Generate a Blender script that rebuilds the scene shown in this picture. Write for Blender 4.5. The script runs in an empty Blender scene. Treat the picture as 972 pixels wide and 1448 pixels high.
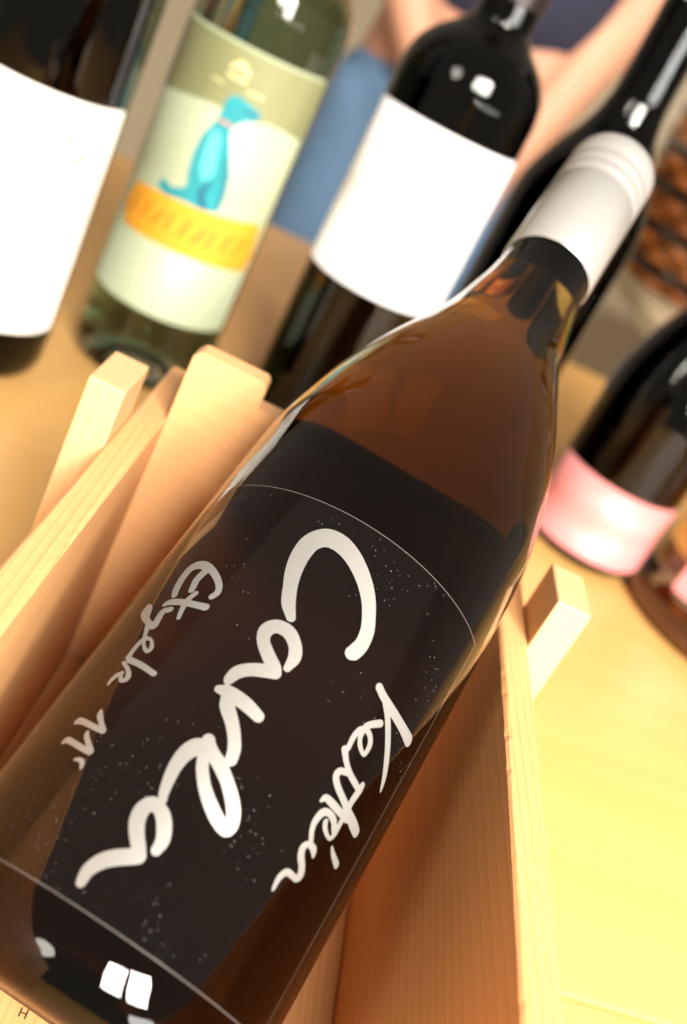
import bpy, bmesh, math, random
import numpy as np
from mathutils import Matrix, Vector

random.seed(7)
SC = bpy.context.scene
COL = SC.collection
R_ = math.radians

# ------------------------------------------------------------------ camera
PITCH, ROLL, CAM_H = R_(25.0), R_(28.2), 0.233
fw = Vector((0, math.cos(PITCH), -math.sin(PITCH)))
upv = Vector((0, math.sin(PITCH), math.cos(PITCH)))
rt = Vector((1, 0, 0))
cx = rt * math.cos(ROLL) + upv * math.sin(ROLL)
cy = -rt * math.sin(ROLL) + upv * math.cos(ROLL)
cam = bpy.data.cameras.new('camera')
cam.sensor_fit = 'VERTICAL'
cam.sensor_height = 23.6
cam.lens = 24.0
cam.clip_start = 0.01
cam.clip_end = 50
cam.dof.use_dof = True
cam.dof.focus_distance = 0.236
cam.dof.aperture_fstop = 5.8
camo = bpy.data.objects.new('camera', cam)
COL.objects.link(camo)
m = Matrix((cx, cy, -fw)).transposed().to_4x4()
m.translation = (0, 0, CAM_H)
camo.matrix_world = m
SC.camera = camo

# ------------------------------------------------------------------ world and lamps
W = bpy.data.worlds.new('World')
SC.world = W
W.use_nodes = True
bgn = W.node_tree.nodes['Background']
bgn.inputs[0].default_value = (1.0, 0.88, 0.74, 1)
bgn.inputs[1].default_value = 0.36


def area_lamp(name, loc, target, size, power, color, size_y=None, spread=180):
    l = bpy.data.lights.new(name, 'AREA')
    l.energy = power
    l.color = color
    l.shape = 'RECTANGLE' if size_y else 'DISK'
    l.size = size
    if size_y:
        l.size_y = size_y
    l.spread = R_(spread)
    o = bpy.data.objects.new(name, l)
    COL.objects.link(o)
    o.location = loc
    o.rotation_euler = (Vector(target) - Vector(loc)).to_track_quat('-Z', 'Y').to_euler()
    return o


area_lamp('window_pane', (0.53, -0.53, 0.73), (0.16, 0.40, 0), 0.25, 13.0, (1, 0.945, 0.86), 0.38, spread=120)
area_lamp('window_pane', (0.255, -0.615, 0.735), (0.16, 0.40, 0), 0.23, 10.0, (1, 0.945, 0.86), 0.36, spread=120)
area_lamp('shop_window', (1.35, -0.95, 0.41), (0.1, 0.5, 0.2), 1.3, 30, (1, 0.97, 0.93), 0.38)
area_lamp('person_fill', (-0.3, 0.75, 1.75), (0.0, 2.2, 0.0), 0.3, 9, (1, 0.93, 0.82), spread=75)  # fill added to brighten the person and wall, aimed away from the bottle

area_lamp('left_fill', (-0.85, -1.15, 0.95), (0.05, 0.25, 0.05), 0.45, 9, (1, 0.93, 0.82))  # fill added behind the camera to lift the cradle's inner faces

SC.view_settings.view_transform = 'Standard'
SC.view_settings.look = 'None'
SC.view_settings.gamma = 1
SC.view_settings.exposure = 0.0
SC.cycles.use_denoising = True
SC.cycles.max_bounces = 20
SC.cycles.transmission_bounces = 16
SC.cycles.transparent_max_bounces = 24
SC.cycles.glossy_bounces = 6
SC.cycles.diffuse_bounces = 4
SC.cycles.caustics_reflective = False
SC.cycles.caustics_refractive = False
SC.cycles.sample_clamp_indirect = 6


# ------------------------------------------------------------------ materials
def new_mat(name):
    mt = bpy.data.materials.new(name)
    mt.use_nodes = True
    nt = mt.node_tree
    return mt, nt, nt.nodes['Principled BSDF'], nt.nodes['Material Output']


def plain(name, col, rough=0.5, metal=0.0, spec=0.5, noise=0.0, nscale=60, bump=0.0, coat=0.0):
    mt, nt, b, out = new_mat(name)
    b.inputs['Base Color'].default_value = (*col, 1)
    b.inputs['Roughness'].default_value = rough
    b.inputs['Metallic'].default_value = metal
    b.inputs['Specular IOR Level'].default_value = spec
    b.inputs['Coat Weight'].default_value = coat
    b.inputs['Coat Roughness'].default_value = 0.34
    if noise or bump:
        tc = nt.nodes.new('ShaderNodeTexCoord')
        nz = nt.nodes.new('ShaderNodeTexNoise')
        nz.inputs['Scale'].default_value = nscale
        nz.inputs['Detail'].default_value = 6
        nt.links.new(tc.outputs['Object'], nz.inputs['Vector'])
        if noise:
            mp = nt.nodes.new('ShaderNodeMapRange')
            mp.inputs['To Min'].default_value = 1 - noise
            mp.inputs['To Max'].default_value = 1 + noise
            nt.links.new(nz.outputs['Fac'], mp.inputs['Value'])
            mx = nt.nodes.new('ShaderNodeMix')
            mx.data_type = 'RGBA'
            mx.blend_type = 'MULTIPLY'
            mx.inputs['Factor'].default_value = 1
            mx.inputs[6].default_value = (*col, 1)
            nt.links.new(mp.outputs[0], mx.inputs[7])
            nt.links.new(mx.outputs[2], b.inputs['Base Color'])
        if bump:
            bp = nt.nodes.new('ShaderNodeBump')
            bp.inputs['Strength'].default_value = bump
            bp.inputs['Distance'].default_value = 0.001
            nt.links.new(nz.outputs['Fac'], bp.inputs['Height'])
            nt.links.new(bp.outputs[0], b.inputs['Normal'])
    return mt


def wood(name, light, dark, axis=1, rings=260, rough=0.5, fibre=900, contrast=1.0, bump=0.25):
    """pine or birch: growth-ring stripes running along one local axis, plus fine fibres"""
    mt, nt, b, out = new_mat(name)
    N, L = nt.nodes.new, nt.links.new
    tc = N('ShaderNodeTexCoord')
    oi = N('ShaderNodeObjectInfo')
    ad = N('ShaderNodeVectorMath')
    ad.operation = 'ADD'
    L(tc.outputs['Object'], ad.inputs[0])
    rv = N('ShaderNodeVectorMath')
    rv.operation = 'SCALE'
    rv.inputs[0].default_value = (3.1, 2.3, 1.7)
    L(oi.outputs['Random'], rv.inputs['Scale'])
    L(rv.outputs[0], ad.inputs[1])
    sc = [1.0, 1.0, 1.0]
    sc[axis] = 0.035
    mp = N('ShaderNodeMapping')
    mp.inputs['Scale'].default_value = sc
    L(ad.outputs[0], mp.inputs['Vector'])
    # slow wander of the rings
    n0 = N('ShaderNodeTexNoise')
    n0.inputs['Scale'].default_value = 34
    n0.inputs['Detail'].default_value = 2
    L(mp.outputs[0], n0.inputs['Vector'])
    wv = N('ShaderNodeTexNoise')
    wv.noise_dimensions = '1D'
    wv.inputs['Detail'].default_value = 3
    wv.inputs['Scale'].default_value = 1.0
    dt = N('ShaderNodeVectorMath')
    dt.operation = 'DOT_PRODUCT'
    dirv = [0.72, 0.61, 0.42]
    dt.inputs[1].default_value = dirv
    L(mp.outputs[0], dt.inputs[0])
    m1 = N('ShaderNodeMath')
    m1.operation = 'MULTIPLY_ADD'
    m1.inputs[1].default_value = rings
    m2 = N('ShaderNodeMath')
    m2.operation = 'MULTIPLY'
    m2.inputs[1].default_value = 2.4
    L(n0.outputs['Fac'], m2.inputs[0])
    L(dt.outputs['Value'], m1.inputs[0])
    L(m2.outputs[0], m1.inputs[2])
    sn = N('ShaderNodeMath')
    sn.operation = 'MULTIPLY'
    sn.inputs[1].default_value = 6.0
    L(m1.outputs[0], sn.inputs[0])
    fr = N('ShaderNodeMath')
    fr.operation = 'FRACT'
    L(m1.outputs[0], fr.inputs[0])
    L(m1.outputs[0], wv.inputs['W'])
    cr = N('ShaderNodeValToRGB')
    e = cr.color_ramp.elements
    e[0].position, e[0].color = 0.0, (0, 0, 0, 1)
    e[1].position, e[1].color = 1.0, (0.15, 0.15, 0.15, 1)
    k = cr.color_ramp.elements.new(0.72)
    k.color = (0.35, 0.35, 0.35, 1)
    k = cr.color_ramp.elements.new(0.90)
    k.color = (1, 1, 1, 1)
    L(fr.outputs[0], cr.inputs['Fac'])
    mulw = N('ShaderNodeMath')
    mulw.operation = 'MULTIPLY'
    L(cr.outputs['Color'], mulw.inputs[0])
    L(wv.outputs['Fac'], mulw.inputs[1])
    # fibres
    sc2 = [1.0, 1.0, 1.0]
    sc2[axis] = 0.02
    mp2 = N('ShaderNodeMapping')
    mp2.inputs['Scale'].default_value = sc2
    L(ad.outputs[0], mp2.inputs['Vector'])
    n1 = N('ShaderNodeTexNoise')
    n1.inputs['Scale'].default_value = fibre
    n1.inputs['Detail'].default_value = 4
    L(mp2.outputs[0], n1.inputs['Vector'])
    n2 = N('ShaderNodeTexNoise')
    n2.inputs['Scale'].default_value = 9
    n2.inputs['Detail'].default_value = 3
    L(ad.outputs[0], n2.inputs['Vector'])
    s1 = N('ShaderNodeMath')
    s1.operation = 'MULTIPLY_ADD'
    s1.inputs[1].default_value = 0.35 * contrast
    L(n1.outputs['Fac'], s1.inputs[0])
    s2 = N('ShaderNodeMath')
    s2.operation = 'MULTIPLY'
    s2.inputs[1].default_value = 1.0 * contrast
    L(mulw.outputs[0], s2.inputs[0])
    L(s2.outputs[0], s1.inputs[2])
    s3 = N('ShaderNodeMath')
    s3.operation = 'MULTIPLY_ADD'
    s3.inputs[1].default_value = 0.5 * contrast
    s3.use_clamp = True
    L(n2.outputs['Fac'], s3.inputs[0])
    s4 = N('ShaderNodeMath')
    s4.operation = 'SUBTRACT'
    s4.inputs[1].default_value = 0.35 * contrast
    L(s1.outputs[0], s4.inputs[0])
    L(s4.outputs[0], s3.inputs[2])
    mx = N('ShaderNodeMix')
    mx.data_type = 'RGBA'
    mx.inputs[6].default_value = (*light, 1)
    mx.inputs[7].default_value = (*dark, 1)
    L(s3.outputs[0], mx.inputs['Factor'])
    L(mx.outputs[2], b.inputs['Base Color'])
    b.inputs['Roughness'].default_value = rough
    bp = N('ShaderNodeBump')
    bp.inputs['Strength'].default_value = bump
    bp.inputs['Distance'].default_value = 0.0004
    L(s1.outputs[0], bp.inputs['Height'])
    L(bp.outputs[0], b.inputs['Normal'])
    return mt


def bottle_glass(name, density, absorb, rough=0.0, ior=1.42, wall=(1, 1, 1)):
    """a full bottle: one solid refracting body whose wine soaks up light along the path"""
    mt, nt, b, out = new_mat(name)
    b.inputs['Base Color'].default_value = (*wall, 1)
    b.inputs['Transmission Weight'].default_value = 1
    b.inputs['Roughness'].default_value = rough
    b.inputs['IOR'].default_value = ior
    va = nt.nodes.new('ShaderNodeVolumeAbsorption')
    va.inputs['Color'].default_value = (*absorb, 1)
    va.inputs['Density'].default_value = density
    nt.links.new(va.outputs[0], out.inputs['Volume'])
    return mt


def film(name):
    """clear plastic label: see-through, faint gloss, a few dust specks and lint"""
    mt, nt, b, out = new_mat(name)
    N, L = nt.nodes.new, nt.links.new
    nt.nodes.remove(b)
    tr = N('ShaderNodeBsdfTransparent')
    tr.inputs[0].default_value = (0.93, 0.91, 0.90, 1)
    gl = N('ShaderNodeBsdfGlossy')
    gl.inputs['Roughness'].default_value = 0.04
    fn = N('ShaderNodeFresnel')
    fn.inputs['IOR'].default_value = 1.46
    m1 = N('ShaderNodeMixShader')
    L(fn.outputs[0], m1.inputs[0])
    L(tr.outputs[0], m1.inputs[1])
    L(gl.outputs[0], m1.inputs[2])
    df = N('ShaderNodeBsdfDiffuse')
    df.inputs[0].default_value = (0.75, 0.70, 0.62, 1)
    tc = N('ShaderNodeTexCoord')
    v = N('ShaderNodeTexVoronoi')
    v.inputs['Scale'].default_value = 1900
    L(tc.outputs['Object'], v.inputs['Vector'])
    n = N('ShaderNodeTexNoise')
    n.inputs['Scale'].default_value = 48
    n.inputs['Detail'].default_value = 3
    L(tc.outputs['Object'], n.inputs['Vector'])
    # a cell carries a speck only where its own random value and the drifting dust density allow it
    sep = N('ShaderNodeSeparateColor')
    L(v.outputs['Color'], sep.inputs[0])
    a = N('ShaderNodeMath')
    a.operation = 'MULTIPLY_ADD'
    a.inputs[1].default_value = 1.3
    L(n.outputs['Fac'], a.inputs[0])
    L(sep.outputs[1], a.inputs[2])
    gate = N('ShaderNodeMath')
    gate.operation = 'GREATER_THAN'
    gate.inputs[1].default_value = 1.62
    L(a.outputs[0], gate.inputs[0])
    rad = N('ShaderNodeMath')
    rad.operation = 'MULTIPLY_ADD'
    rad.inputs[1].default_value = 0.16
    rad.inputs[2].default_value = 0.10
    L(sep.outputs[0], rad.inputs[0])
    lt = N('ShaderNodeMath')
    lt.operation = 'LESS_THAN'
    L(v.outputs['Distance'], lt.inputs[0])
    L(rad.outputs[0], lt.inputs[1])
    g1 = N('ShaderNodeMath')
    g1.operation = 'MULTIPLY'
    L(gate.outputs[0], g1.inputs[0])
    L(lt.outputs[0], g1.inputs[1])
    g2 = N('ShaderNodeMath')
    g2.operation = 'MULTIPLY'
    g2.inputs[1].default_value = 0.15
    L(g1.outputs[0], g2.inputs[0])
    m2 = N('ShaderNodeMixShader')
    L(g2.outputs[0], m2.inputs[0])
    L(m1.outputs[0], m2.inputs[1])
    L(df.outputs[0], m2.inputs[2])
    L(m2.outputs[0], out.inputs['Surface'])
    return mt


def film_edge(name):
    mt, nt, b, out = new_mat(name)
    nt.nodes.remove(b)
    N, L = nt.nodes.new, nt.links.new
    tr = N('ShaderNodeBsdfTransparent')
    df = N('ShaderNodeBsdfPrincipled')
    df.inputs['Base Color'].default_value = (0.62, 0.55, 0.5, 1)
    df.inputs['Roughness'].default_value = 0.3
    mx = N('ShaderNodeMixShader')
    mx.inputs[0].default_value = 0.13
    L(tr.outputs[0], mx.inputs[1])
    L(df.outputs[0], mx.inputs[2])
    L(mx.outputs[0], out.inputs['Surface'])
    return mt


M = {}
M['pine_y'] = wood('pine_along', (0.71, 0.365, 0.15), (0.49, 0.20, 0.06), 1, rings=620, contrast=0.8)
M['pine_x'] = wood('pine_across', (0.71, 0.385, 0.17), (0.55, 0.26, 0.10), 0, rings=420, contrast=0.4)
M['pine_z'] = wood('pine_upright', (0.69, 0.42, 0.21), (0.54, 0.28, 0.12), 2, rings=500, contrast=0.7)
M['birch'] = wood('birch_tabletop', (0.76, 0.43, 0.145), (0.67, 0.34, 0.085), 0, rings=26, rough=0.28, fibre=240, contrast=0.6, bump=0.04)
M['main_glass'] = bottle_glass('amber_wine_glass', 100, (0.73, 0.64, 0.26), ior=1.40, wall=(0.44, 0.345, 0.19))
M['dark_glass'] = bottle_glass('dark_wine_glass', 700, (0.55, 0.20, 0.08))
M['green_glass'] = bottle_glass('pale_green_glass', 42, (0.50, 0.62, 0.45))
M['amber_glass'] = bottle_glass('amber_glass', 22, (0.85, 0.55, 0.05))
M['film'] = film('clear_label_film')
M['film_edge'] = film_edge('label_film_edge')
M['ink'] = plain('silver_ink', (0.26, 0.25, 0.232), 0.42, 0.45, 0.5, noise=0.06, nscale=900)
M['cap'] = plain('satin_cap', (0.64, 0.625, 0.60), 0.30, 0.7, 0.5, noise=0.03, nscale=300)
M['white_paper'] = plain('white_paper', (0.86, 0.85, 0.86), 0.55, noise=0.02, nscale=80)
M['cream_paper'] = plain('cream_paper', (0.86, 0.82, 0.74), 0.6, noise=0.03, nscale=80)
M['green_paper'] = plain('pale_green_paper', (0.39, 0.44, 0.29), 0.45, noise=0.05, nscale=40)
M['olive'] = plain('olive_print', (0.22, 0.23, 0.11), 0.4, noise=0.15, nscale=50)
M['teal'] = plain('teal_print', (0.02, 0.26, 0.30), 0.35, noise=0.35, nscale=60)
M['teal_light'] = plain('light_teal_print', (0.10, 0.50, 0.50), 0.35)
M['teal_dark'] = plain('dark_teal_print', (0.012, 0.10, 0.18), 0.4)
M['banner'] = plain('yellow_print', (0.72, 0.33, 0.025), 0.45, noise=0.15, nscale=120)
M['gold'] = plain('gold_print', (0.85, 0.75, 0.40), 0.3, 0.4)
M['brown_print'] = plain('brown_print', (0.42, 0.14, 0.015), 0.5)
M['red_print'] = plain('faded_red_print', (0.50, 0.20, 0.16), 0.6)
M['pink_paper'] = plain('pink_paper', (0.72, 0.25, 0.24), 0.38, coat=0.7, noise=0.05)
M['foil'] = plain('dark_foil', (0.03, 0.02, 0.02), 0.3, 0.4)
M['grey_foil'] = plain('grey_foil', (0.45, 0.44, 0.44), 0.35, 0.7)
M['disc'] = plain('dark_disc', (0.085, 0.03, 0.009), 0.4, noise=0.2, nscale=30)
M['burn'] = plain('branded_mark', (0.08, 0.04, 0.02), 0.8)
M['skin'] = plain('skin', (0.58, 0.29, 0.18), 0.5, noise=0.06, nscale=40)
M['navy'] = plain('navy_cotton', (0.022, 0.024, 0.05), 0.9, noise=0.2, nscale=90, bump=0.3)
M['denim'] = plain('blue_denim', (0.12, 0.22, 0.36), 0.9, noise=0.25, nscale=120, bump=0.4)
M['hair'] = plain('brown_hair', (0.05, 0.025, 0.012), 0.7)
M['shoe'] = plain('dark_shoe', (0.03, 0.025, 0.02), 0.6)
M['wall'] = plain('cream_wall', (0.74, 0.64, 0.47), 0.9, noise=0.06, nscale=3)
M['floor'] = plain('tan_floor', (0.58, 0.45, 0.28), 0.6, noise=0.1, nscale=4)
M['wicker'] = plain('brown_wicker', (0.26, 0.07, 0.006), 0.5, noise=0.9, nscale=30)
M['wicker_dark'] = plain('dark_wicker', (0.03, 0.012, 0.004), 0.6)


# ------------------------------------------------------------------ mesh helpers
def mesh_obj(name, verts, faces, mat, parent=None, smooth=False):
    me = bpy.data.meshes.new(name)
    me.from_pydata([tuple(v) for v in verts], [], faces)
    me.update()
    if smooth:
        me.polygons.foreach_set('use_smooth', [True] * len(me.polygons))
    me.materials.append(mat)
    o = bpy.data.objects.new(name, me)
    COL.objects.link(o)
    o.parent = parent
    return o


def bm_obj(name, bm, mat, parent=None, smooth=False):
    me = bpy.data.meshes.new(name)
    bmesh.ops.recalc_face_normals(bm, faces=bm.faces)
    bm.to_mesh(me)
    bm.free()
    if smooth:
        me.polygons.foreach_set('use_smooth', [True] * len(me.polygons))
    me.materials.append(mat)
    o = bpy.data.objects.new(name, me)
    COL.objects.link(o)
    o.parent = parent
    return o


def empty(name, loc=(0, 0, 0), rz=0, label=None, cat=None, group=None):
    o = bpy.data.objects.new(name, None)
    COL.objects.link(o)
    o.location = loc
    o.rotation_euler = (0, 0, rz)
    tag(o, label, cat, group)
    return o


def tag(o, label=None, cat=None, group=None, kind=None):
    if label:
        o['label'] = label
    if cat:
        o['category'] = cat
    if group:
        o['group'] = group
    if kind:
        o['kind'] = kind
    return o


def smooth_profile(pts, n=10):
    """Catmull-Rom through (r, z) points; a point with a third value is a sharp corner"""
    out = []
    P = [Vector(p[:2]) for p in pts]
    sharp = [len(p) > 2 for p in pts]
    for i in range(len(P) - 1):
        p1, p2 = P[i], P[i + 1]
        p0 = P[i - 1] if i > 0 and not sharp[i] else p1 - (p2 - p1)
        p3 = P[i + 2] if i + 2 < len(P) and not sharp[i + 1] else p2 + (p2 - p1)
        if sharp[i] and sharp[i + 1]:
            out.append(p1)
            continue
        for k in range(n):
            t = k / n
            out.append(0.5 * ((2 * p1) + (p2 - p0) * t + (2 * p0 - 5 * p1 + 4 * p2 - p3) * t * t + (3 * p1 - p0 - 3 * p2 + p3) * t ** 3))
    out.append(P[-1])
    return [(max(v.x, 0.0), v.y) for v in out]


def lathe(name, prof, mat, parent=None, n=72, smooth=True):
    """closed surface of revolution about local z; the profile starts and ends on the axis or is a closed ring"""
    verts, faces, rings = [], [], []
    for r, z in prof:
        if r < 1e-6:
            rings.append([len(verts)])
            verts.append((0, 0, z))
        else:
            rings.append(list(range(len(verts), len(verts) + n)))
            for k in range(n):
                a = 2 * math.pi * k / n
                verts.append((r * math.cos(a), r * math.sin(a), z))
    for A, B in zip(rings, rings[1:]):
        for k in range(n):
            k2 = (k + 1) % n
            if len(A) == 1 and len(B) == 1:
                continue
            if len(A) == 1:
                faces.append((A[0], B[k2], B[k]))
            elif len(B) == 1:
                faces.append((A[k], A[k2], B[0]))
            else:
                faces.append((A[k], A[k2], B[k2], B[k]))
    o = mesh_obj(name, verts, faces, mat, parent, smooth)
    bm = bmesh.new()
    bm.from_mesh(o.data)
    bmesh.ops.recalc_face_normals(bm, faces=bm.faces)
    bm.to_mesh(o.data)
    bm.free()
    if smooth:
        o.data.set_sharp_from_angle(angle=R_(50))
    return o


def cyl_patch(name, R, z0, z1, a0, a1, mat, parent, na=48, nz=2, t=0.0, ang0=0.0, corner=0.0):
    """curved sheet on a cylinder of radius R (arc lengths a0..a1), with real thickness t"""
    def pt(r, z, a):
        f = a / R + ang0
        return (r * math.cos(f), r * math.sin(f), z)
    verts, faces = [], []
    cols = []
    for i in range(na + 1):
        a = a0 + (a1 - a0) * i / na
        e = min(a - a0, a1 - a)
        cut = 0.0
        if corner and e < corner:
            cut = corner - math.sqrt(max(corner ** 2 - (corner - e) ** 2, 0))
        cols.append((a, z0 + cut, z1 - cut))
    for layer in ((R + t,) if t == 0 else (R + t, R + 0.00003)):
        for a, u, v in cols:
            for j in range(nz + 1):
                verts.append(pt(layer, u + (v - u) * j / nz, a))
    w = nz + 1
    tot = (na + 1) * w
    for i in range(na):
        for j in range(nz):
            q = (i * w + j, (i + 1) * w + j, (i + 1) * w + j + 1, i * w + j + 1)
            faces.append(q)
            if t:
                faces.append(tuple(k + tot for k in reversed(q)))
    if t:
        for i in range(na):
            for j in (0, nz):
                a_, b_ = i * w + j, (i + 1) * w + j
                faces.append((a_, b_, b_ + tot, a_ + tot))
        for i in (0, na):
            for j in range(nz):
                a_, b_ = i * w + j, i * w + j + 1
                faces.append((a_, b_, b_ + tot, a_ + tot))
    return mesh_obj(name, verts, faces, mat, parent, True)


def catmull(pts, n=6):
    P = [np.array(p, float) for p in pts]
    if len(P) == 2:
        return P
    out = []
    for i in range(len(P) - 1):
        p1, p2 = P[i], P[i + 1]
        p0 = P[i - 1] if i > 0 else 2 * p1 - p2
        p3 = P[i + 2] if i + 2 < len(P) else 2 * p2 - p1
        for k in range(n):
            t = k / n
            out.append(0.5 * (2 * p1 + (p2 - p0) * t + (2 * p0 - 5 * p1 + 4 * p2 - p3) * t * t + (3 * p1 - p0 - 3 * p2 + p3) * t ** 3))
    out.append(P[-1])
    return out


def stroke_sdf(strokes, X, Y):
    D = np.full(X.shape, 1e3)
    for st in strokes:
        C = catmull(st)
        for p, q in zip(C, C[1:]):
            d = q[:2] - p[:2]
            L2 = max(float(d @ d), 1e-9)
            t = np.clip(((X - p[0]) * d[0] + (Y - p[1]) * d[1]) / L2, 0, 1)
            r = (p[2] + (q[2] - p[2]) * t) / 2 * 0.95
            D = np.minimum(D, np.hypot(X - p[0] - t * d[0], Y - p[1] - t * d[1]) - r)
    return D


def poly_sdf(poly, X, Y):
    D = np.full(X.shape, 1e3)
    inside = np.zeros(X.shape, bool)
    n = len(poly)
    for i in range(n):
        (x0, y0), (x1, y1) = poly[i], poly[(i + 1) % n]
        dx, dy = x1 - x0, y1 - y0
        t = np.clip(((X - x0) * dx + (Y - y0) * dy) / max(dx * dx + dy * dy, 1e-9), 0, 1)
        D = np.minimum(D, np.hypot(X - x0 - t * dx, Y - y0 - t * dy))
        if dy != 0:
            c = (y0 > Y) != (y1 > Y)
            inside ^= c & (X < (x1 - x0) * (Y - y0) / dy + x0)
    return np.where(inside, -D, D)


def sdf_sheet(name, fn, bounds, h, place, mat, parent):
    """fill fn(X, Y) < 0 with small faces (marching squares) and wrap each vertex with place(x, y); units mm"""
    x0, x1, y0, y1 = bounds
    xs = np.arange(x0, x1 + h, h)
    ys = np.arange(y0, y1 + h, h)
    X, Y = np.meshgrid(xs, ys, indexing='ij')
    D = fn(X, Y)
    verts, faces, idx = [], [], {}

    def vert(key, x, y):
        if key not in idx:
            idx[key] = len(verts)
            verts.append(place(x, y))
        return idx[key]
    ins = D < 0
    act = ins[:-1, :-1] | ins[1:, :-1] | ins[1:, 1:] | ins[:-1, 1:]
    for i, j in np.argwhere(act):
        cs = [(i, j), (i + 1, j), (i + 1, j + 1), (i, j + 1)]
        poly = []
        for k in range(4):
            a, b = cs[k], cs[(k + 1) % 4]
            da, db = D[a], D[b]
            if da < 0:
                poly.append(vert(a, xs[a[0]], ys[a[1]]))
            if (da < 0) != (db < 0):
                t = da / (da - db)
                key = (min(a, b), max(a, b))
                poly.append(vert(key, xs[a[0]] + t * (xs[b[0]] - xs[a[0]]), ys[a[1]] + t * (ys[b[1]] - ys[a[1]])))
        if len(poly) >= 3:
            faces.append(poly)
    return mesh_obj(name, verts, faces, mat, parent, True)


def plank(name, x0, x1, y0, y1, z0, z1, mat, parent, bev=0.0007, loc=None):
    c = loc or ((x0 + x1) / 2, (y0 + y1) / 2, (z0 + z1) / 2)
    bm = bmesh.new()
    bmesh.ops.create_cube(bm, size=1)
    bmesh.ops.scale(bm, vec=(x1 - x0, y1 - y0, z1 - z0), verts=bm.verts)
    bmesh.ops.translate(bm, vec=((x0 + x1) / 2 - c[0], (y0 + y1) / 2 - c[1], (z0 + z1) / 2 - c[2]), verts=bm.verts)
    if bev:
        bmesh.ops.bevel(bm, geom=bm.edges[:], offset=bev, segments=2, affect='EDGES', profile=0.6)
    o = bm_obj(name, bm, mat, parent)
    o.location = c
    return o

# ------------------------------------------------------------------ the setting: floor, wall, tables
def sheet(name, x0, x1, y0, y1, z, mat, t=0.05):
    o = plank(name, x0, x1, y0, y1, z - t, z, mat, None, bev=0)
    tag(o, kind='structure')
    return o


sheet('floor', -4, 4, -2.5, 3.6, -0.75, M['floor'])
wl = plank('wall', -4, 4, 3.6, 3.7, -0.8, 2.2, M['wall'], None, bev=0)
tag(wl, 'plain cream wall behind the person and the far table', 'wall', kind='structure')

TY = R_(15)
table = empty('table', (0.155, 0.263, 0), TY, 'pale birch table carrying the tilted bottle and the standing bottles', 'table')
plank('tabletop_board', -1.1, 0.95, 0.0005, 0.80, -0.026, 0, M['birch'], table, bev=0.0012)
plank('tabletop_board', -1.1, 0.95, -0.62, -0.0005, -0.026, -0.0004, M['birch'], table, bev=0.0012)
for lx in (-1.0, 0.85):
    for ly in (-0.52, 0.70):
        plank('leg', lx - 0.03, lx + 0.03, ly - 0.03, ly + 0.03, -0.75, -0.0265, M['birch'], table, bev=0.002)

far = empty('far_table', (0.75, 2.45, 0), R_(6), 'tan far table holding the brown wicker basket', 'table')
plank('tabletop', -0.55, 1.0, -1.25, 0.75, -0.03, 0, M['floor'], far, bev=0.002)
for lx in (-0.48, 0.92):
    for ly in (-1.18, 0.68):
        plank('leg', lx - 0.03, lx + 0.03, ly - 0.03, ly + 0.03, -0.75, -0.0305, M['floor'], far, bev=0.002)

# ------------------------------------------------------------------ cradle
CR = empty('bottle_cradle', (0.0053, 0.20, 0.0), R_(6.0), 'open pine cradle with side boards, posts and notched cross board under the tilted bottle', 'cradle')
HW, TH = 0.0565, 0.009
FLOOR_T = 0.0056


def side_board(sx):
    """long sawn board: slightly uneven arrises, far top corner rounded off"""
    y0, y1, z0, z1, rad, ch = -0.145, 0.137, 0.0006, 0.100, 0.006, 0.0006
    n = 110
    verts, faces = [], []
    w1 = w2 = 0.0
    for i in range(n + 1):
        y = y0 + (y1 - y0) * (i / n)
        d = max(0.0, y - (y1 - rad))
        zt = z1 - rad + math.sqrt(max(rad * rad - d * d, 0.0))
        w1 = 0.8 * w1 + random.gauss(0, 0.00007)
        w2 = 0.8 * w2 + random.gauss(0, 0.00007)
        nick = 0.00025 if random.random() < 0.03 else 0.0
        hx, c1, c2 = TH / 2, ch + abs(w1) + nick, ch + abs(w2)
        verts += [(-hx, y, z0), (hx, y, z0), (hx, y, zt - c2), (hx - c2, y, zt - 0.1 * c2), (hx - 1.6 * c2, y, zt + w2 * 0.5), (-hx + 1.6 * c1, y, zt + w1 * 0.5), (-hx + c1, y, zt - 0.1 * c1), (-hx, y, zt - c1)]
    for i in range(n):
        for k in range(8):
            k2 = (k + 1) % 8
            faces.append((i * 8 + k, i * 8 + k2, (i + 1) * 8 + k2, (i + 1) * 8 + k))
    faces += [tuple(range(7, -1, -1)), tuple(n * 8 + k for k in range(8))]
    if sx < 0:
        verts = [(-v[0], v[1], v[2]) for v in verts]
        faces = [f[::-1] for f in faces]
    o = mesh_obj('side_board', verts, faces, M['pine_y'], CR)
    bm = bmesh.new()
    bm.from_mesh(o.data)
    bmesh.ops.recalc_face_normals(bm, faces=bm.faces)
    bm.to_mesh(o.data)
    bm.free()
    o.location = (sx * (HW + TH / 2), 0, 0)


side_board(-1)
side_board(1)
plank('floor_plank', -HW + 0.0002, HW - 0.0002, -0.145, 0.0895, 0.0005, FLOOR_T, M['pine_y'], CR, 0.0005)
for sx in (-1, 1):
    xa = sx * (HW + TH + 0.0001)
    xb = sx * (HW + TH + 0.0106)
    plank('post', min(xa, xb), max(xa, xb), 0.0585, 0.082, 0.0006, 0.1165, M['pine_z'], CR, 0.0006)
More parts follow.
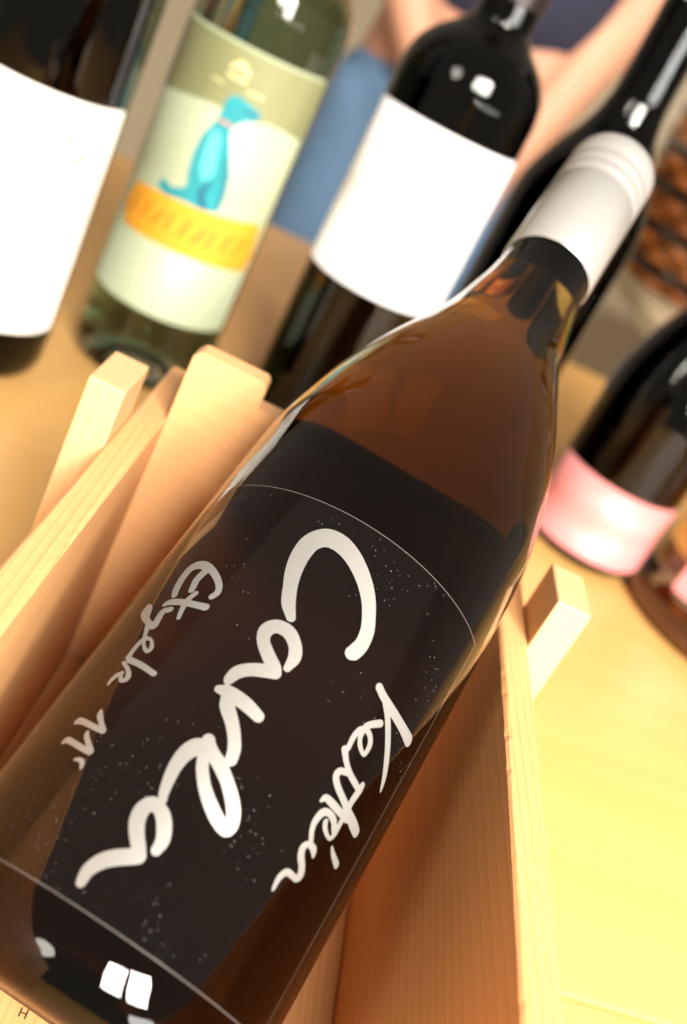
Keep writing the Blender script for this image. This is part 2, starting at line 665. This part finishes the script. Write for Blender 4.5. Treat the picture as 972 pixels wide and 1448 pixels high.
# cross board with a notch for the bottle
bm = bmesh.new()
y0, y1 = 0.0903, 0.0983
ec, ez, ea, eb = 0.0177, 0.1395, 0.0341, 0.0411
pts = [(-HW + 0.0002, 0.0006), (HW - 0.0002, 0.0006), (HW - 0.0002, 0.116)]
t0 = math.asin((0.116 - ez) / eb)
for k in range(25):
    a = t0 + (-math.pi - 2 * t0) * k / 24
    pts.append((ec + ea * math.cos(a), ez + eb * math.sin(a)))
pts.append((-0.0328, 0.116))
for cxx, czz, s0 in ((-0.0352, 0.1222, 0), (-0.0535, 0.1222, 1)):
    for k in range(5):
        a = (s0 + k / 4) * math.pi / 2
        pts.append((cxx + 0.0022 * math.cos(a), czz + 0.0022 * math.sin(a)))
pts[-1] = (-HW + 0.0002, pts[-1][1])
A = [bm.verts.new((p[0], y0, p[1])) for p in pts]
B = [bm.verts.new((p[0], y1, p[1])) for p in pts]
bm.faces.new(A)
bm.faces.new(B[::-1])
for i in range(len(pts)):
    j = (i + 1) % len(pts)
    bm.faces.new((A[i], B[i], B[j], A[j]))
bm_obj('cross_board', bm, M['pine_x'], CR)

# branded letter on the floor plank, in front of the bottle's heel
CRM = Matrix.Translation((0.0053, 0.20, 0)) @ Matrix.Rotation(R_(6.0), 4, 'Z')
hx, hy = (CRM.inverted() @ Vector((-0.0105, 0.1612, 0)))[:2]
fp = [o for o in CR.children if o.name.startswith('floor_plank')][0]
hz = FLOOR_T + 0.0001 - fp.location.z
sdf_sheet('branded_letter', lambda X, Y: stroke_sdf([[(-0.75, -1.1, 0.45), (-0.75, 1.1, 0.45)], [(0.75, -1.1, 0.45), (0.75, 1.1, 0.45)], [(-0.75, 0, 0.4), (0.75, 0, 0.4)]], X, Y),
          (-1.5, 1.5, -1.8, 1.8), 0.1, lambda x, y: (hx + x * 1e-3 - fp.location.x, hy + y * 1e-3 - fp.location.y, hz), M['burn'], fp)

# ------------------------------------------------------------------ the tilted bottle
D_ = Vector((0.09485342, 0.81710894, 0.56862625)).normalized()
E1 = Vector((-0.06556821, -0.56483327, 0.82259601)).normalized()
E2 = D_.cross(E1)
BASE_S = 0.0165
LBL0 = Vector((-0.0011812, 0.15267605, 0.0472852))        # axis point at the label's lower edge
MB = empty('wine_bottle', label='dark amber wine bottle with silver handwritten lettering, tilted in the pine cradle', cat='bottle')
mw = Matrix((E1, E2, D_)).transposed().to_4x4()
mw.translation = LBL0 - D_ * BASE_S
MB.matrix_world = mw
RB = 0.03968
prof = [(0.0, 0.015), (0.010, 0.0125), (0.020, 0.007), (0.0265, 0.0010), (0.0300, 0.0), (0.0343, 0.0010), (0.0375, 0.0040), (0.0391, 0.0080), (RB, 0.0125), (RB, 0.0165, 1),
        (RB, 0.1265, 1), (RB - 0.0001, 0.1355), (0.0393, 0.1445), (0.0384, 0.1515), (0.0360, 0.1650), (0.0332, 0.1765), (0.0293, 0.1885), (0.0247, 0.2008),
        (0.0203, 0.2137), (0.0172, 0.2280), (0.0153, 0.2385), (0.0143, 0.2505), (0.0139, 0.2665), (0.0137, 0.2945), (0.0137, 0.3085, 1), (0.0, 0.3087, 1)]
lathe('glass_body', smooth_profile(prof, 8), M['main_glass'], MB, 128)
# screw cap
z0, z1, rc = 0.2502, 0.3117, 0.0152
cp = [(0.01455, z0 + 0.0004), (rc - 0.0003, z0), (rc, z0 + 0.0004)]
for gz in (0.0400, 0.0455, 0.0515):
    cp += [(rc, z0 + gz - 0.0016), (rc - 0.0007, z0 + gz - 0.0005), (rc - 0.0007, z0 + gz + 0.0005), (rc, z0 + gz + 0.0016)]
cp += [(rc, z1 - 0.0022), (rc - 0.0006, z1 - 0.0008), (rc - 0.0020, z1), (0.0, z1 + 0.0001)]
cp += [(0.0, z1 - 0.0008), (0.01455, z1 - 0.0012), (0.01455, z0 + 0.0004)]
lathe('screw_cap', cp, M['cap'], MB, 96)
# clear label with lettering
LZ0, LZ1, LA0, LA1 = BASE_S, BASE_S + 0.0972, -0.0452, 0.0446
LB = cyl_patch('clear_label', RB + 0.00012, LZ0, LZ1, LA0, LA1, M['film'], MB, 96, 24)
tag(LB, 'clear film label with silver handwriting')
wd = 0.00019
RE = RB + 0.00020
for q in ((LZ0, LZ0 + wd * 1.3, LA0, LA1), (LZ1 - wd, LZ1, LA0, LA1), (LZ0 + wd * 1.4, LZ1 - wd * 1.1, LA1 - wd * 0.7, LA1), (LZ0 + wd * 1.4, LZ1 - wd * 1.1, LA0, LA0 + wd)):
    cyl_patch('label_edge', RE, q[0], q[1], q[2], q[3], M['film_edge'], LB, 80 if q[3] - q[2] > 0.01 else 1, 1 if q[1] - q[0] < 0.01 else 4)

# handwriting strokes: (mm along the axis, mm round the bottle, stroke width)
CARLA = [
    [(68.43,-1.93,2.09),(71.04,-4.08,3.14),(74.3,-5.67,3.22),(78.11,-7.09,3.82),(82.4,-7.89,4.41),(86.37,-7.59,4.76),(89.05,-5.46,4.94),(89.56,-2.22,4.79),(88.61,1.15,4.38),(86.82,4.3,4.05),(84.61,7.15,3.77),(82.15,9.52,3.57),(79.38,11.4,3.39),(76.15,13.02,3.43),(72.95,13.6,3.4),(70.37,13.13,3.47),(69.59,12.66,3.02)],
    [(58.53,3.18,1.65),(61.33,3.21,2.83),(63.58,1.99,2.92),(65.34,-0.52,3.17),(65.18,-3.29,3.22),(63.34,-4.71,3.28),(60.97,-4.03,2.82),(58.77,-1.56,3.0),(57.16,0.86,3.0),(56.22,1.6,2.7)],
    [(56.29,1.56,2.93),(55.45,-0.43,3.08),(54.03,-2.98,2.97),(52.32,-4.7,2.97),(50.36,-5.31,2.36),(49.68,-5.33,1.77)],
    [(46.77,3.55,2.62),(47.42,0.59,3.07),(47.66,-2.02,3.22),(47.73,-4.23,2.86),(47.28,-5.95,1.8)],
    [(46.21,-3.55,2.45),(44.97,-2.45,3.09),(42.77,0.05,2.83),(40.39,2.11,2.69),(38.4,3.29,2.68),(36.41,3.73,2.33)],
    [(39.91,2.45,2.68),(37.89,3.5,2.49),(36.6,4.08,1.92)],
    [(37.47,-1.93,2.66),(34.87,-1.09,2.51),(33.15,-0.43,2.48),(31.47,0.69,2.51),(29.49,2.49,2.64),(27.53,5.0,2.86),(25.98,7.66,2.96),(25.26,10.06,2.7),(26.69,10.6,2.72),(28.8,9.57,2.98),(30.73,7.84,2.95),(32.75,5.4,2.81),(34.45,2.8,3.02),(35.84,0.0,2.79),(37.2,-1.7,2.46)],
    [(36.19,-1.57,2.99),(35.03,-3.2,3.61),(32.94,-4.2,3.36),(30.13,-4.42,2.85),(27.21,-4.01,2.46),(24.51,-3.33,1.98),(23.34,-2.73,1.62)],
    [(15.16,1.42,2.02),(17.22,1.39,2.67),(19.28,0.35,2.98),(20.91,-1.03,2.95),(21.71,-2.5,2.72),(21.7,-4.06,2.96),(20.02,-4.96,3.14),(17.77,-4.53,3.14),(15.8,-3.26,2.94),(13.92,-1.54,2.75),(12.69,-0.8,3.03)],
    [(12.65,-0.78,3.09),(11.43,-2.45,3.11),(10.09,-4.29,3.16),(8.4,-5.86,3.03),(6.23,-6.82,2.64),(4.39,-6.76,2.17),(3.7,-6.65,1.83)],
]
KETT = [
    [(68.1,22.27,2.09),(67.31,24.54,2.17),(66.68,28.29,2.4),(66.18,33.1,2.51),(65.75,37.86,3.09)],
    [(66.85,25.69,2.22),(65.16,27.69,1.79),(63.07,29.89,1.83),(60.59,32.31,1.89),(58.0,34.61,1.89),(55.43,36.62,1.63),(53.53,37.68,1.02),(52.65,38.11,0.43)],
    [(62.57,27.23,1.73),(61.31,25.77,1.64),(60.07,24.57,1.46),(59.33,24.27,1.46)],
    [(59.41,24.38,1.63),(58.77,26.5,1.43),(57.3,27.66,1.44),(55.01,27.61,1.06),(55.45,25.8,1.27),(56.82,24.53,1.28),(58.51,24.22,1.37)],
    [(58.84,24.13,1.42),(57.85,23.33,1.43),(55.92,22.97,1.4),(53.53,23.17,1.33),(52.59,22.91,1.44)],
    [(52.64,22.7,1.78),(51.01,24.53,1.49),(49.72,26.93,1.6),(49.12,29.68,1.62),(48.87,30.79,1.39)],
    [(50.12,31.59,1.48),(48.79,31.53,1.84),(45.64,31.22,1.64),(43.65,31.52,1.75),(41.2,31.45,1.38),(38.63,31.52,1.35),(37.08,30.91,0.9),(37.65,28.82,1.24),(38.65,27.81,1.35),(39.08,27.75,1.12)],
    [(49.49,26.54,1.13),(48.72,24.49,1.51),(47.22,24.18,1.73),(45.84,26.05,1.71),(44.77,29.14,1.77),(43.7,32.37,2.19),(42.99,35.17,2.67),(42.49,37.42,2.43)],
    [(41.38,24.02,0.78),(42.47,24.71,1.5),(42.57,26.92,1.81),(42.49,29.71,1.76),(42.64,32.61,1.79)],
    [(38.9,30.81,1.36),(40.36,29.37,1.71),(40.65,27.18,1.56),(39.74,25.82,1.75),(37.5,25.33,1.55),(35.7,25.78,1.33),(33.94,26.99,1.25)],
    [(32.13,29.42,0.8),(33.19,28.55,1.75),(33.24,26.8,1.24),(31.96,26.03,1.67),(30.51,26.62,1.8),(29.18,28.11,1.76),(27.86,28.89,1.82),(26.66,28.56,1.37),(26.55,26.72,1.45),(26.24,25.49,1.44),(24.67,24.74,1.31),(22.75,24.8,0.98),(22.13,24.85,0.69)],
    [(36.25,32.83,0.67),(35.41,34.4,1.31),(34.62,36.96,1.81)],
]
ETYEK = [
    [(63.01,-29.12,1.6),(64.78,-30.02,2.12),(67.78,-30.67,2.32),(70.93,-30.29,2.59),(72.11,-27.8,2.48),(71.36,-24.36,1.95),(69.53,-21.29,1.69),(67.68,-19.49,1.61),(66.16,-19.07,1.65),(65.03,-19.63,1.54)],
    [(70.49,-25.68,2.24),(68.08,-26.2,2.11),(65.2,-25.51,1.7)],
    [(62.22,-19.3,1.87),(61.98,-22.23,1.74),(61.75,-25.55,1.77),(61.12,-28.76,1.84),(60.26,-29.98,1.29)],
    [(64.65,-23.9,1.38),(62.6,-24.64,1.56),(60.28,-24.36,1.45),(57.86,-23.6,1.07)],
    [(59.31,-27.28,1.64),(58.38,-28.94,1.83),(56.06,-28.6,2.01),(54.45,-28.45,1.92),(55.18,-30.68,1.27)],
    [(59.46,-35.25,1.23),(57.99,-34.31,3.25),(55.9,-32.32,1.89),(54.6,-29.68,1.11)],
    [(54.67,-30.42,1.69),(52.34,-29.13,1.23),(50.42,-28.01,1.0),(48.98,-26.52,0.86),(48.48,-25.08,1.15),(49.59,-24.83,1.13),(51.14,-26.36,0.76),(51.16,-27.84,1.22),(50.08,-28.79,1.47),(47.75,-29.0,1.35),(46.02,-28.9,1.61)],
    [(45.41,-28.11,1.62),(45.07,-24.33,1.44),(44.26,-19.87,1.31)],
    [(44.5,-29.2,0.88),(43.13,-26.43,1.09),(41.45,-25.13,1.53),(40.51,-26.1,1.08),(41.42,-27.15,0.95),(42.24,-27.28,0.77),(41.32,-28.32,1.3),(39.84,-28.85,1.13),(38.84,-28.79,0.65)],
    [(33.15,-25.62,0.63),(32.14,-25.03,1.46),(30.75,-23.38,1.18),(29.44,-21.72,1.42)],
    [(29.44,-21.72,1.45),(29.46,-24.4,1.35),(29.67,-27.3,1.42),(29.6,-29.27,1.66),(29.08,-29.67,1.11)],
    [(27.91,-24.98,0.93),(27.21,-24.53,1.2),(25.95,-22.74,1.2),(24.85,-21.26,1.46)],
    [(24.66,-21.22,1.53),(24.7,-23.36,1.38),(24.99,-26.29,1.34),(25.1,-28.53,1.53),(24.39,-29.1,0.95)],
    [(22.11,-23.27,0.58),(22.46,-22.32,1.0),(22.22,-21.25,1.12),(21.25,-20.64,0.81)],
]



def on_bottle(s, a, r=RB + 0.00028):
    return (r * math.cos(a * 1e-3 / RB), r * math.sin(a * 1e-3 / RB), s * 1e-3 + BASE_S)


for ST in (CARLA, KETT, ETYEK):
    P = [p for s in ST for p in s]
    b = (min(p[0] for p in P) - 4, max(p[0] for p in P) + 4, min(p[1] for p in P) - 4, max(p[1] for p in P) + 4)
    sdf_sheet('lettering', lambda X, Y, ST=ST: stroke_sdf(ST, X, Y), b, 0.17, on_bottle, M['ink'], LB)


# ------------------------------------------------------------------ standing bottles
def bottle(name, loc, R, z_sh, z_neck, rn, top, glass, label, foil, foil_z, rz=0, slope=False):
    """z_sh: where the straight body ends, z_neck: where the neck begins"""
    o = empty(name, loc, rz, label, 'bottle')
    d = z_neck - z_sh
    if slope:
        sh = [(R - 0.0002, z_sh + 0.05 * d), (R * 0.955, z_sh + 0.22 * d), (R * 0.80, z_sh + 0.46 * d), (R * 0.56, z_sh + 0.72 * d), (rn * 1.12, z_sh + 0.93 * d)]
    else:
        sh = [(R - 0.0002, z_sh + 0.08 * d), (R * 0.93, z_sh + 0.40 * d), (R * 0.76, z_sh + 0.67 * d), (R * 0.55, z_sh + 0.86 * d), (rn * 1.10, z_sh + 1.0 * d)]
    p = [(0, 0.016), (0.011, 0.013), (R * 0.6, 0.003), (R * 0.74, 0.0002), (R * 0.88, 0.0012), (R * 0.97, 0.006), (R, 0.012), (R, 0.02, 1), (R, z_sh, 1)] + sh + [
        (rn, z_sh + 1.18 * d), (rn, top - 0.02), (rn, top - 0.001, 1), (0, top - 0.0008, 1)]
    lathe('glass_body', smooth_profile(p, 6), glass, o, 72)
    rf = rn + 0.0012
    lathe('capsule', [(rn + 0.0004, foil_z), (rf, foil_z), (rf, top - 0.010), (rf + 0.0006, top - 0.008), (rf + 0.0006, top - 0.001), (rf - 0.001, top + 0.0006), (0, top + 0.0008), (0, top), (rn + 0.0004, top - 0.0004), (rn + 0.0004, foil_z)], foil, o, 48)
    return o


FRONT = -math.pi / 2


def paper(o, R, z0, z1, a0, a1, mat, t=0.00025, name='label', corner=0.002):
    return cyl_patch(name, R + 0.0001, z0, z1, a0, a1, mat, o, 48, 2, t, FRONT, corner)


def printed(parent, R, kind, data, mat, name, h=0.6, lift=0.0005):
    def place(a, z):
        f = a * 1e-3 / R + FRONT
        return ((R + lift) * math.cos(f), (R + lift) * math.sin(f), z * 1e-3)
    if kind == 'poly':
        P = [(a, z) for z, a in data]
        fn = lambda X, Y: poly_sdf(P, X, Y)
        pad = 1
    else:
        P = [(a, z, w) for s in data for z, a, w in s]
        S = [[(a, z, w) for z, a, w in s] for s in data]
        fn = lambda X, Y: stroke_sdf(S, X, Y)
        pad = 4
    b = (min(p[0] for p in P) - pad, max(p[0] for p in P) + pad, min(p[1] for p in P) - pad, max(p[1] for p in P) + pad)
    return sdf_sheet(name, fn, b, h, place, mat, parent)


# red wine with the cream label
b1 = bottle('wine_bottle', (-0.2065, 0.462, 0.0), 0.0375, 0.196, 0.226, 0.0145, 0.300, M['dark_glass'],
            'black wine bottle with a large cream label faintly printed in red', M['foil'], 0.245)
l1 = paper(b1, 0.0375, 0.028, 0.139, -0.052, 0.062, M['cream_paper'])
printed(l1, 0.0375, 'stroke', [[(124, 32, 2.6), (117, 34, 2.0), (113, 39, 2.2), (118, 41, 1.6), (112, 44, 1.6), (106, 43, 2.4), (103, 38, 1.6)]], M['red_print'], 'printed_motif')
printed(l1, 0.0375, 'stroke', [[(40, 24, 0.9), (40.3, 29, 0.9), (40, 36, 0.9), (40.2, 41, 0.9)]], M['red_print'], 'small_print')

# pale green bottle with the dog label
R2 = 0.0375
b2 = bottle('wine_bottle', (-0.144, 0.545, 0.0), R2, 0.199, 0.232, 0.0145, 0.305, M['green_glass'],
            'pale green glass bottle with a teal dog and yellow banner on its label', M['foil'], 0.25)
l2 = paper(b2, R2, 0.043, 0.183, -0.048, 0.053, M['green_paper'])
printed(l2, R2, 'poly', [(181.5, -47), (181.5, 52), (151.4, 52.2), (154.5, 33), (155.1, 26.0), (151.6, 14.3), (152.7, -2.8), (149, -25), (145.5, -47)], M['olive'], 'olive_sky_print', lift=0.0004)
printed(l2, R2, 'poly', [(153, 3.2), (156.5, 3.1), (160.6, 5.5), (161.0, 9.5), (160.2, 12.4), (157.9, 20.5), (155.2, 21), (153.3, 18.5), (151.3, 14.4), (148.1, 11.4), (144.1, 10.3), (133.9, 14.4), (124.8, 18.0), (114.3, 19.6), (106.0, 18.9), (104.3, 9.2), (105.0, 2.5), (104.1, -2.8), (103.0, -8.2), (105.2, -13.8), (109.8, -12.7), (107.8, -6), (111.4, 0.6), (119.4, -1.4), (128.2, -2.1), (137.6, -1.2), (144.4, 1.7), (150.3, 3.0)], M['teal'], 'teal_dog_print', lift=0.0006)
printed(l2, R2, 'poly', [(143, 4.5), (140, 2), (131, 2.2), (122, 3.6), (117, 7), (122, 11), (133, 9), (141, 7.5)], M['teal_light'], 'dog_chest_print', lift=0.0008)
for dog_stroke in ([(119, 10, 1.2), (111, 8.5, 3.5), (106.5, 12, 3.0)], [(156.5, 12, 1.0), (156, 19, 1.4)], [(133, 13, 1.0), (120, 17.5, 1.6), (108, 18, 1.6)]):
    printed(l2, R2, 'stroke', [dog_stroke], M['teal_dark'], 'dog_shading_print', lift=0.0008)
printed(l2, R2, 'stroke', [[(147.5, 3.5, 1.6), (147.2, 9.8, 1.6)]], M['red_print'], 'collar_print', lift=0.0008)
printed(l2, R2, 'poly', [(100.9, -28.7), (103.1, -7.9), (104.3, 9.5), (105.5, 26.3), (106.4, 44.8), (102.9, 48.6), (88.4, 51.4), (79.2, 49.7), (79.6, 19.3), (79.2, -1.9), (78.6, -27.6), (88.5, -34.3)], M['banner'], 'yellow_banner_print', lift=0.0007)
printed(l2, R2, 'stroke', [[(87.5 + 0.14 * k, -24 + 7.4 * k, 1.7), (95.5 + 0.16 * k, -22.5 + 7.4 * k + (k % 3) * 1.5, 1.7)] for k in range(9)], M['brown_print'], 'banner_lettering', lift=0.0009)
printed(l2, R2, 'stroke', [[(171.5, 0, 2.0), (174, 4.1, 4.0), (171.5, 8.5, 2.0)], [(168, 0, 2.0), (168, 8.5, 2.0)]], M['gold'], 'gold_crest_print', lift=0.0006)
printed(l2, R2, 'stroke', [[(163.5, -7, 1.0), (163.2, -1, 1.0)], [(164.5, 11, 1.0), (164.5, 19, 1.0)]], M['gold'], 'small_print', lift=0.0006)

# dark bottle with the blank white label
b3 = bottle('wine_bottle', (-0.044, 0.56, 0.0), 0.0375, 0.205, 0.240, 0.0148, 0.305, M['dark_glass'],
            'dark round-shouldered wine bottle with a blank bright white label', M['foil'], 0.252)
paper(b3, 0.0375, 0.102, 0.1895, -0.049, 0.056, M['white_paper'])

# dark bottle behind the silver cap
b4 = bottle('wine_bottle', (0.035, 0.60, 0.0), 0.0375, 0.172, 0.238, 0.0146, 0.310, M['dark_glass'],
            'dark wine bottle without visible label, half hidden behind the silver screw cap', M['grey_foil'], 0.290, slope=True)

# burgundy bottle with the pink label
b5 = bottle('wine_bottle', (0.1405, 0.622, 0.0), 0.0385, 0.098, 0.190, 0.0150, 0.300, M['dark_glass'],
            'dark sloping-shouldered wine bottle with a glossy pink label low on its body', M['foil'], 0.23, slope=True)
paper(b5, 0.0385, 0.0085, 0.056, -0.056, 0.050, M['pink_paper'], corner=0.004)

# amber bottle on a round tray at the edge
tr = empty('round_disc', (0.252, 0.602, 0.0), 0, 'round dark brown rimmed tray under the amber bottle', 'disc')
lathe('dish', [(0, 0.0002), (0.072, 0.0002), (0.078, 0.004), (0.079, 0.0085), (0.0775, 0.009), (0.074, 0.0055), (0.070, 0.004), (0, 0.004)], M['disc'], tr, 96)  # flat dark brown disc with a low raised rim
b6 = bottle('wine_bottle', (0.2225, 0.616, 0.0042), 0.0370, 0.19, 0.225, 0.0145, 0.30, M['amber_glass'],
            'amber yellow wine bottle with a pink label standing on the round brown tray', M['foil'], 0.24)
paper(b6, 0.0370, 0.012, 0.075, -0.030, 0.045, M['pink_paper'])

# ------------------------------------------------------------------ things on the far table
FT = R_(6)
bk = empty('wicker_basket', (0.385, 2.02, 0.0), 0, 'round brown wicker basket on the far table', 'basket')
RINGS = 15
for k in range(RINGS):
    z = 0.012 + 0.021 * k
    r = 0.125 + 0.055 * math.sin(min(k / (RINGS - 1), 1) * 2.1)
    verts, faces = [], []
    nseg = 72
    for i in range(nseg):
        a = 2 * math.pi * i / nseg
        rr = r + 0.011 * math.sin(a * 12 + (k % 2) * math.pi)
        for j in range(6):
            b = 2 * math.pi * j / 6
            verts.append(((rr + 0.0095 * math.cos(b)) * math.cos(a), (rr + 0.0095 * math.cos(b)) * math.sin(a), z + 0.0105 * math.sin(b)))
    for i in range(nseg):
        for j in range(6):
            a0, a1 = i * 6 + j, i * 6 + (j + 1) % 6
            b0, b1_ = ((i + 1) % nseg) * 6 + j, ((i + 1) % nseg) * 6 + (j + 1) % 6
            faces.append((a0, b0, b1_, a1))
    mesh_obj('wicker_strand', verts, faces, M['wicker_dark' if k % 3 == 1 else 'wicker'], bk, True)
lathe('base', [(0, 0.001), (0.120, 0.001), (0.125, 0.006), (0.120, 0.012), (0, 0.012)], M['wicker'], bk, 48)


# ------------------------------------------------------------------ person standing behind the table
def skinned(name, verts, edges, radii, mat, parent, root=0, sub=2):
    me = bpy.data.meshes.new(name)
    me.from_pydata(verts, edges, [])
    me.update()
    o = bpy.data.objects.new(name, me)
    COL.objects.link(o)
    o.parent = parent
    md = o.modifiers.new('skin', 'SKIN')
    md.use_smooth_shade = True
    for i, r in enumerate(radii):
        sv = me.skin_vertices[0].data[i]
        sv.radius = r if isinstance(r, tuple) else (r, r)
        sv.use_root = (i == root)
    s = o.modifiers.new('subdivision', 'SUBSURF')
    s.levels = s.render_levels = sub
    me.materials.append(mat)
    return o


PX, PY, PZ = -0.125, 1.50, -0.75
pr = empty('person', (PX, PY, PZ), 0, 'person in navy shirt and blue jeans standing behind the table with bare arms', 'person')
V, Ed, Rd = [], [], []


def jt(p, r, frm=None):
    V.append(p)
    Rd.append(r)
    if frm is not None:
        Ed.append((frm, len(V) - 1))
    return len(V) - 1


pel = jt((0, 0, 0.90), (0.155, 0.105))
wai = jt((0, 0, 1.06), (0.135, 0.095), pel)
che = jt((0, 0.0, 1.25), (0.155, 0.105), wai)
nkb = jt((0, 0.01, 1.42), (0.085, 0.07), che)
nk = jt((0, 0.0, 1.49), 0.052, nkb)
hd0 = jt((0, -0.012, 1.56), (0.062, 0.078), nk)
hd1 = jt((0, -0.015, 1.64), (0.074, 0.092), hd0)
hd2 = jt((0, -0.008, 1.71), (0.055, 0.07), hd1)
nose = jt((0, -0.118, 1.625), 0.012, hd1)
for sx in (-1, 1):
    hip = jt((sx * 0.085, 0, 0.84), 0.085, pel)
    kn = jt((sx * 0.10, -0.005, 0.47), 0.056, hip)
    cal = jt((sx * 0.102, 0.012, 0.34), 0.055, kn)
    an = jt((sx * 0.105, 0.015, 0.09), 0.036, cal)
    toe = jt((sx * 0.115, -0.14, 0.045), (0.04, 0.03), an)


def arm(sx, elb, wr, hand, fdir, side):
    sh = jt((sx * 0.175, 0.0, 1.385), 0.058, nkb)
    e = jt(elb, 0.041, sh)
    w = jt(wr, 0.029, e)
    p = jt(hand, (0.034, 0.018), w)
    fd = Vector(fdir).normalized()
    sd = Vector(side).normalized()
    for k, ln in enumerate((0.072, 0.082, 0.076, 0.060)):
        o_ = Vector(hand) + sd * (-0.027 + 0.018 * k) + fd * 0.03
        f1 = jt(tuple(o_), 0.0095, p)
        f2 = jt(tuple(o_ + fd * ln * 0.55), 0.0088, f1)
        jt(tuple(o_ + fd * ln + Vector((0, 0.016, 0))), 0.0072, f2)
    th = Vector(hand) - sd * 0.036 - fd * 0.02
    t1 = jt(tuple(th), 0.011, p)
    jt(tuple(th - sd * 0.018 + fd * 0.038), 0.0085, t1)


# bent arm, hand resting at the front of the hip; the other arm hanging
arm(-1, (-0.180, -0.07, 1.08), (-0.055, -0.145, 0.93), (0.0, -0.155, 0.875), (0.35, 0, -1), (1, 0.1, 0.35))
arm(1, (0.150, -0.02, 1.07), (0.098, -0.115, 0.875), (0.088, -0.125, 0.805), (0, -0.1, -1), (0.3, -1, 0))
skinned('body', V, Ed, Rd, M['skin'], pr)
# shirt with short sleeves
skinned('shirt', [(0, 0.0, 0.955), (0, 0, 1.07), (0, 0, 1.25), (0, 0.01, 1.405), (-0.178, 0, 1.385), (0.178, 0, 1.385), (-0.200, -0.03, 1.24), (0.196, -0.01, 1.24)],
        [(0, 1), (1, 2), (2, 3), (3, 4), (3, 5), (4, 6), (5, 7)],
        [(0.172, 0.124), (0.158, 0.116), (0.172, 0.122), (0.098, 0.085), 0.070, 0.070, 0.062, 0.062], M['navy'], pr)
jv, je, jr = [(0, 0, 0.955), (0, 0, 0.88)], [(0, 1)], [(0.166, 0.118), (0.172, 0.122)]
for sx in (-1, 1):
    i = len(jv)
    jv += [(sx * 0.088, 0, 0.80), (sx * 0.10, -0.005, 0.47), (sx * 0.104, 0.012, 0.09)]
    jr += [0.100, 0.072, 0.062]
    je += [(1, i), (i, i + 1), (i + 1, i + 2)]
skinned('jeans', jv, je, jr, M['denim'], pr)
skinned('hair', [(0, 0.015, 1.73), (0, 0.05, 1.66), (0, 0.05, 1.58)], [(0, 1), (1, 2)], [(0.078, 0.085), (0.082, 0.075), (0.06, 0.05)], M['hair'], pr)
for sx in (-1, 1):
    skinned('shoe', [(sx * 0.105, 0.03, 0.042), (sx * 0.112, -0.07, 0.040), (sx * 0.118, -0.165, 0.034)], [(0, 1), (1, 2)], [(0.046, 0.038), (0.048, 0.036), (0.042, 0.028)], M['shoe'], pr)
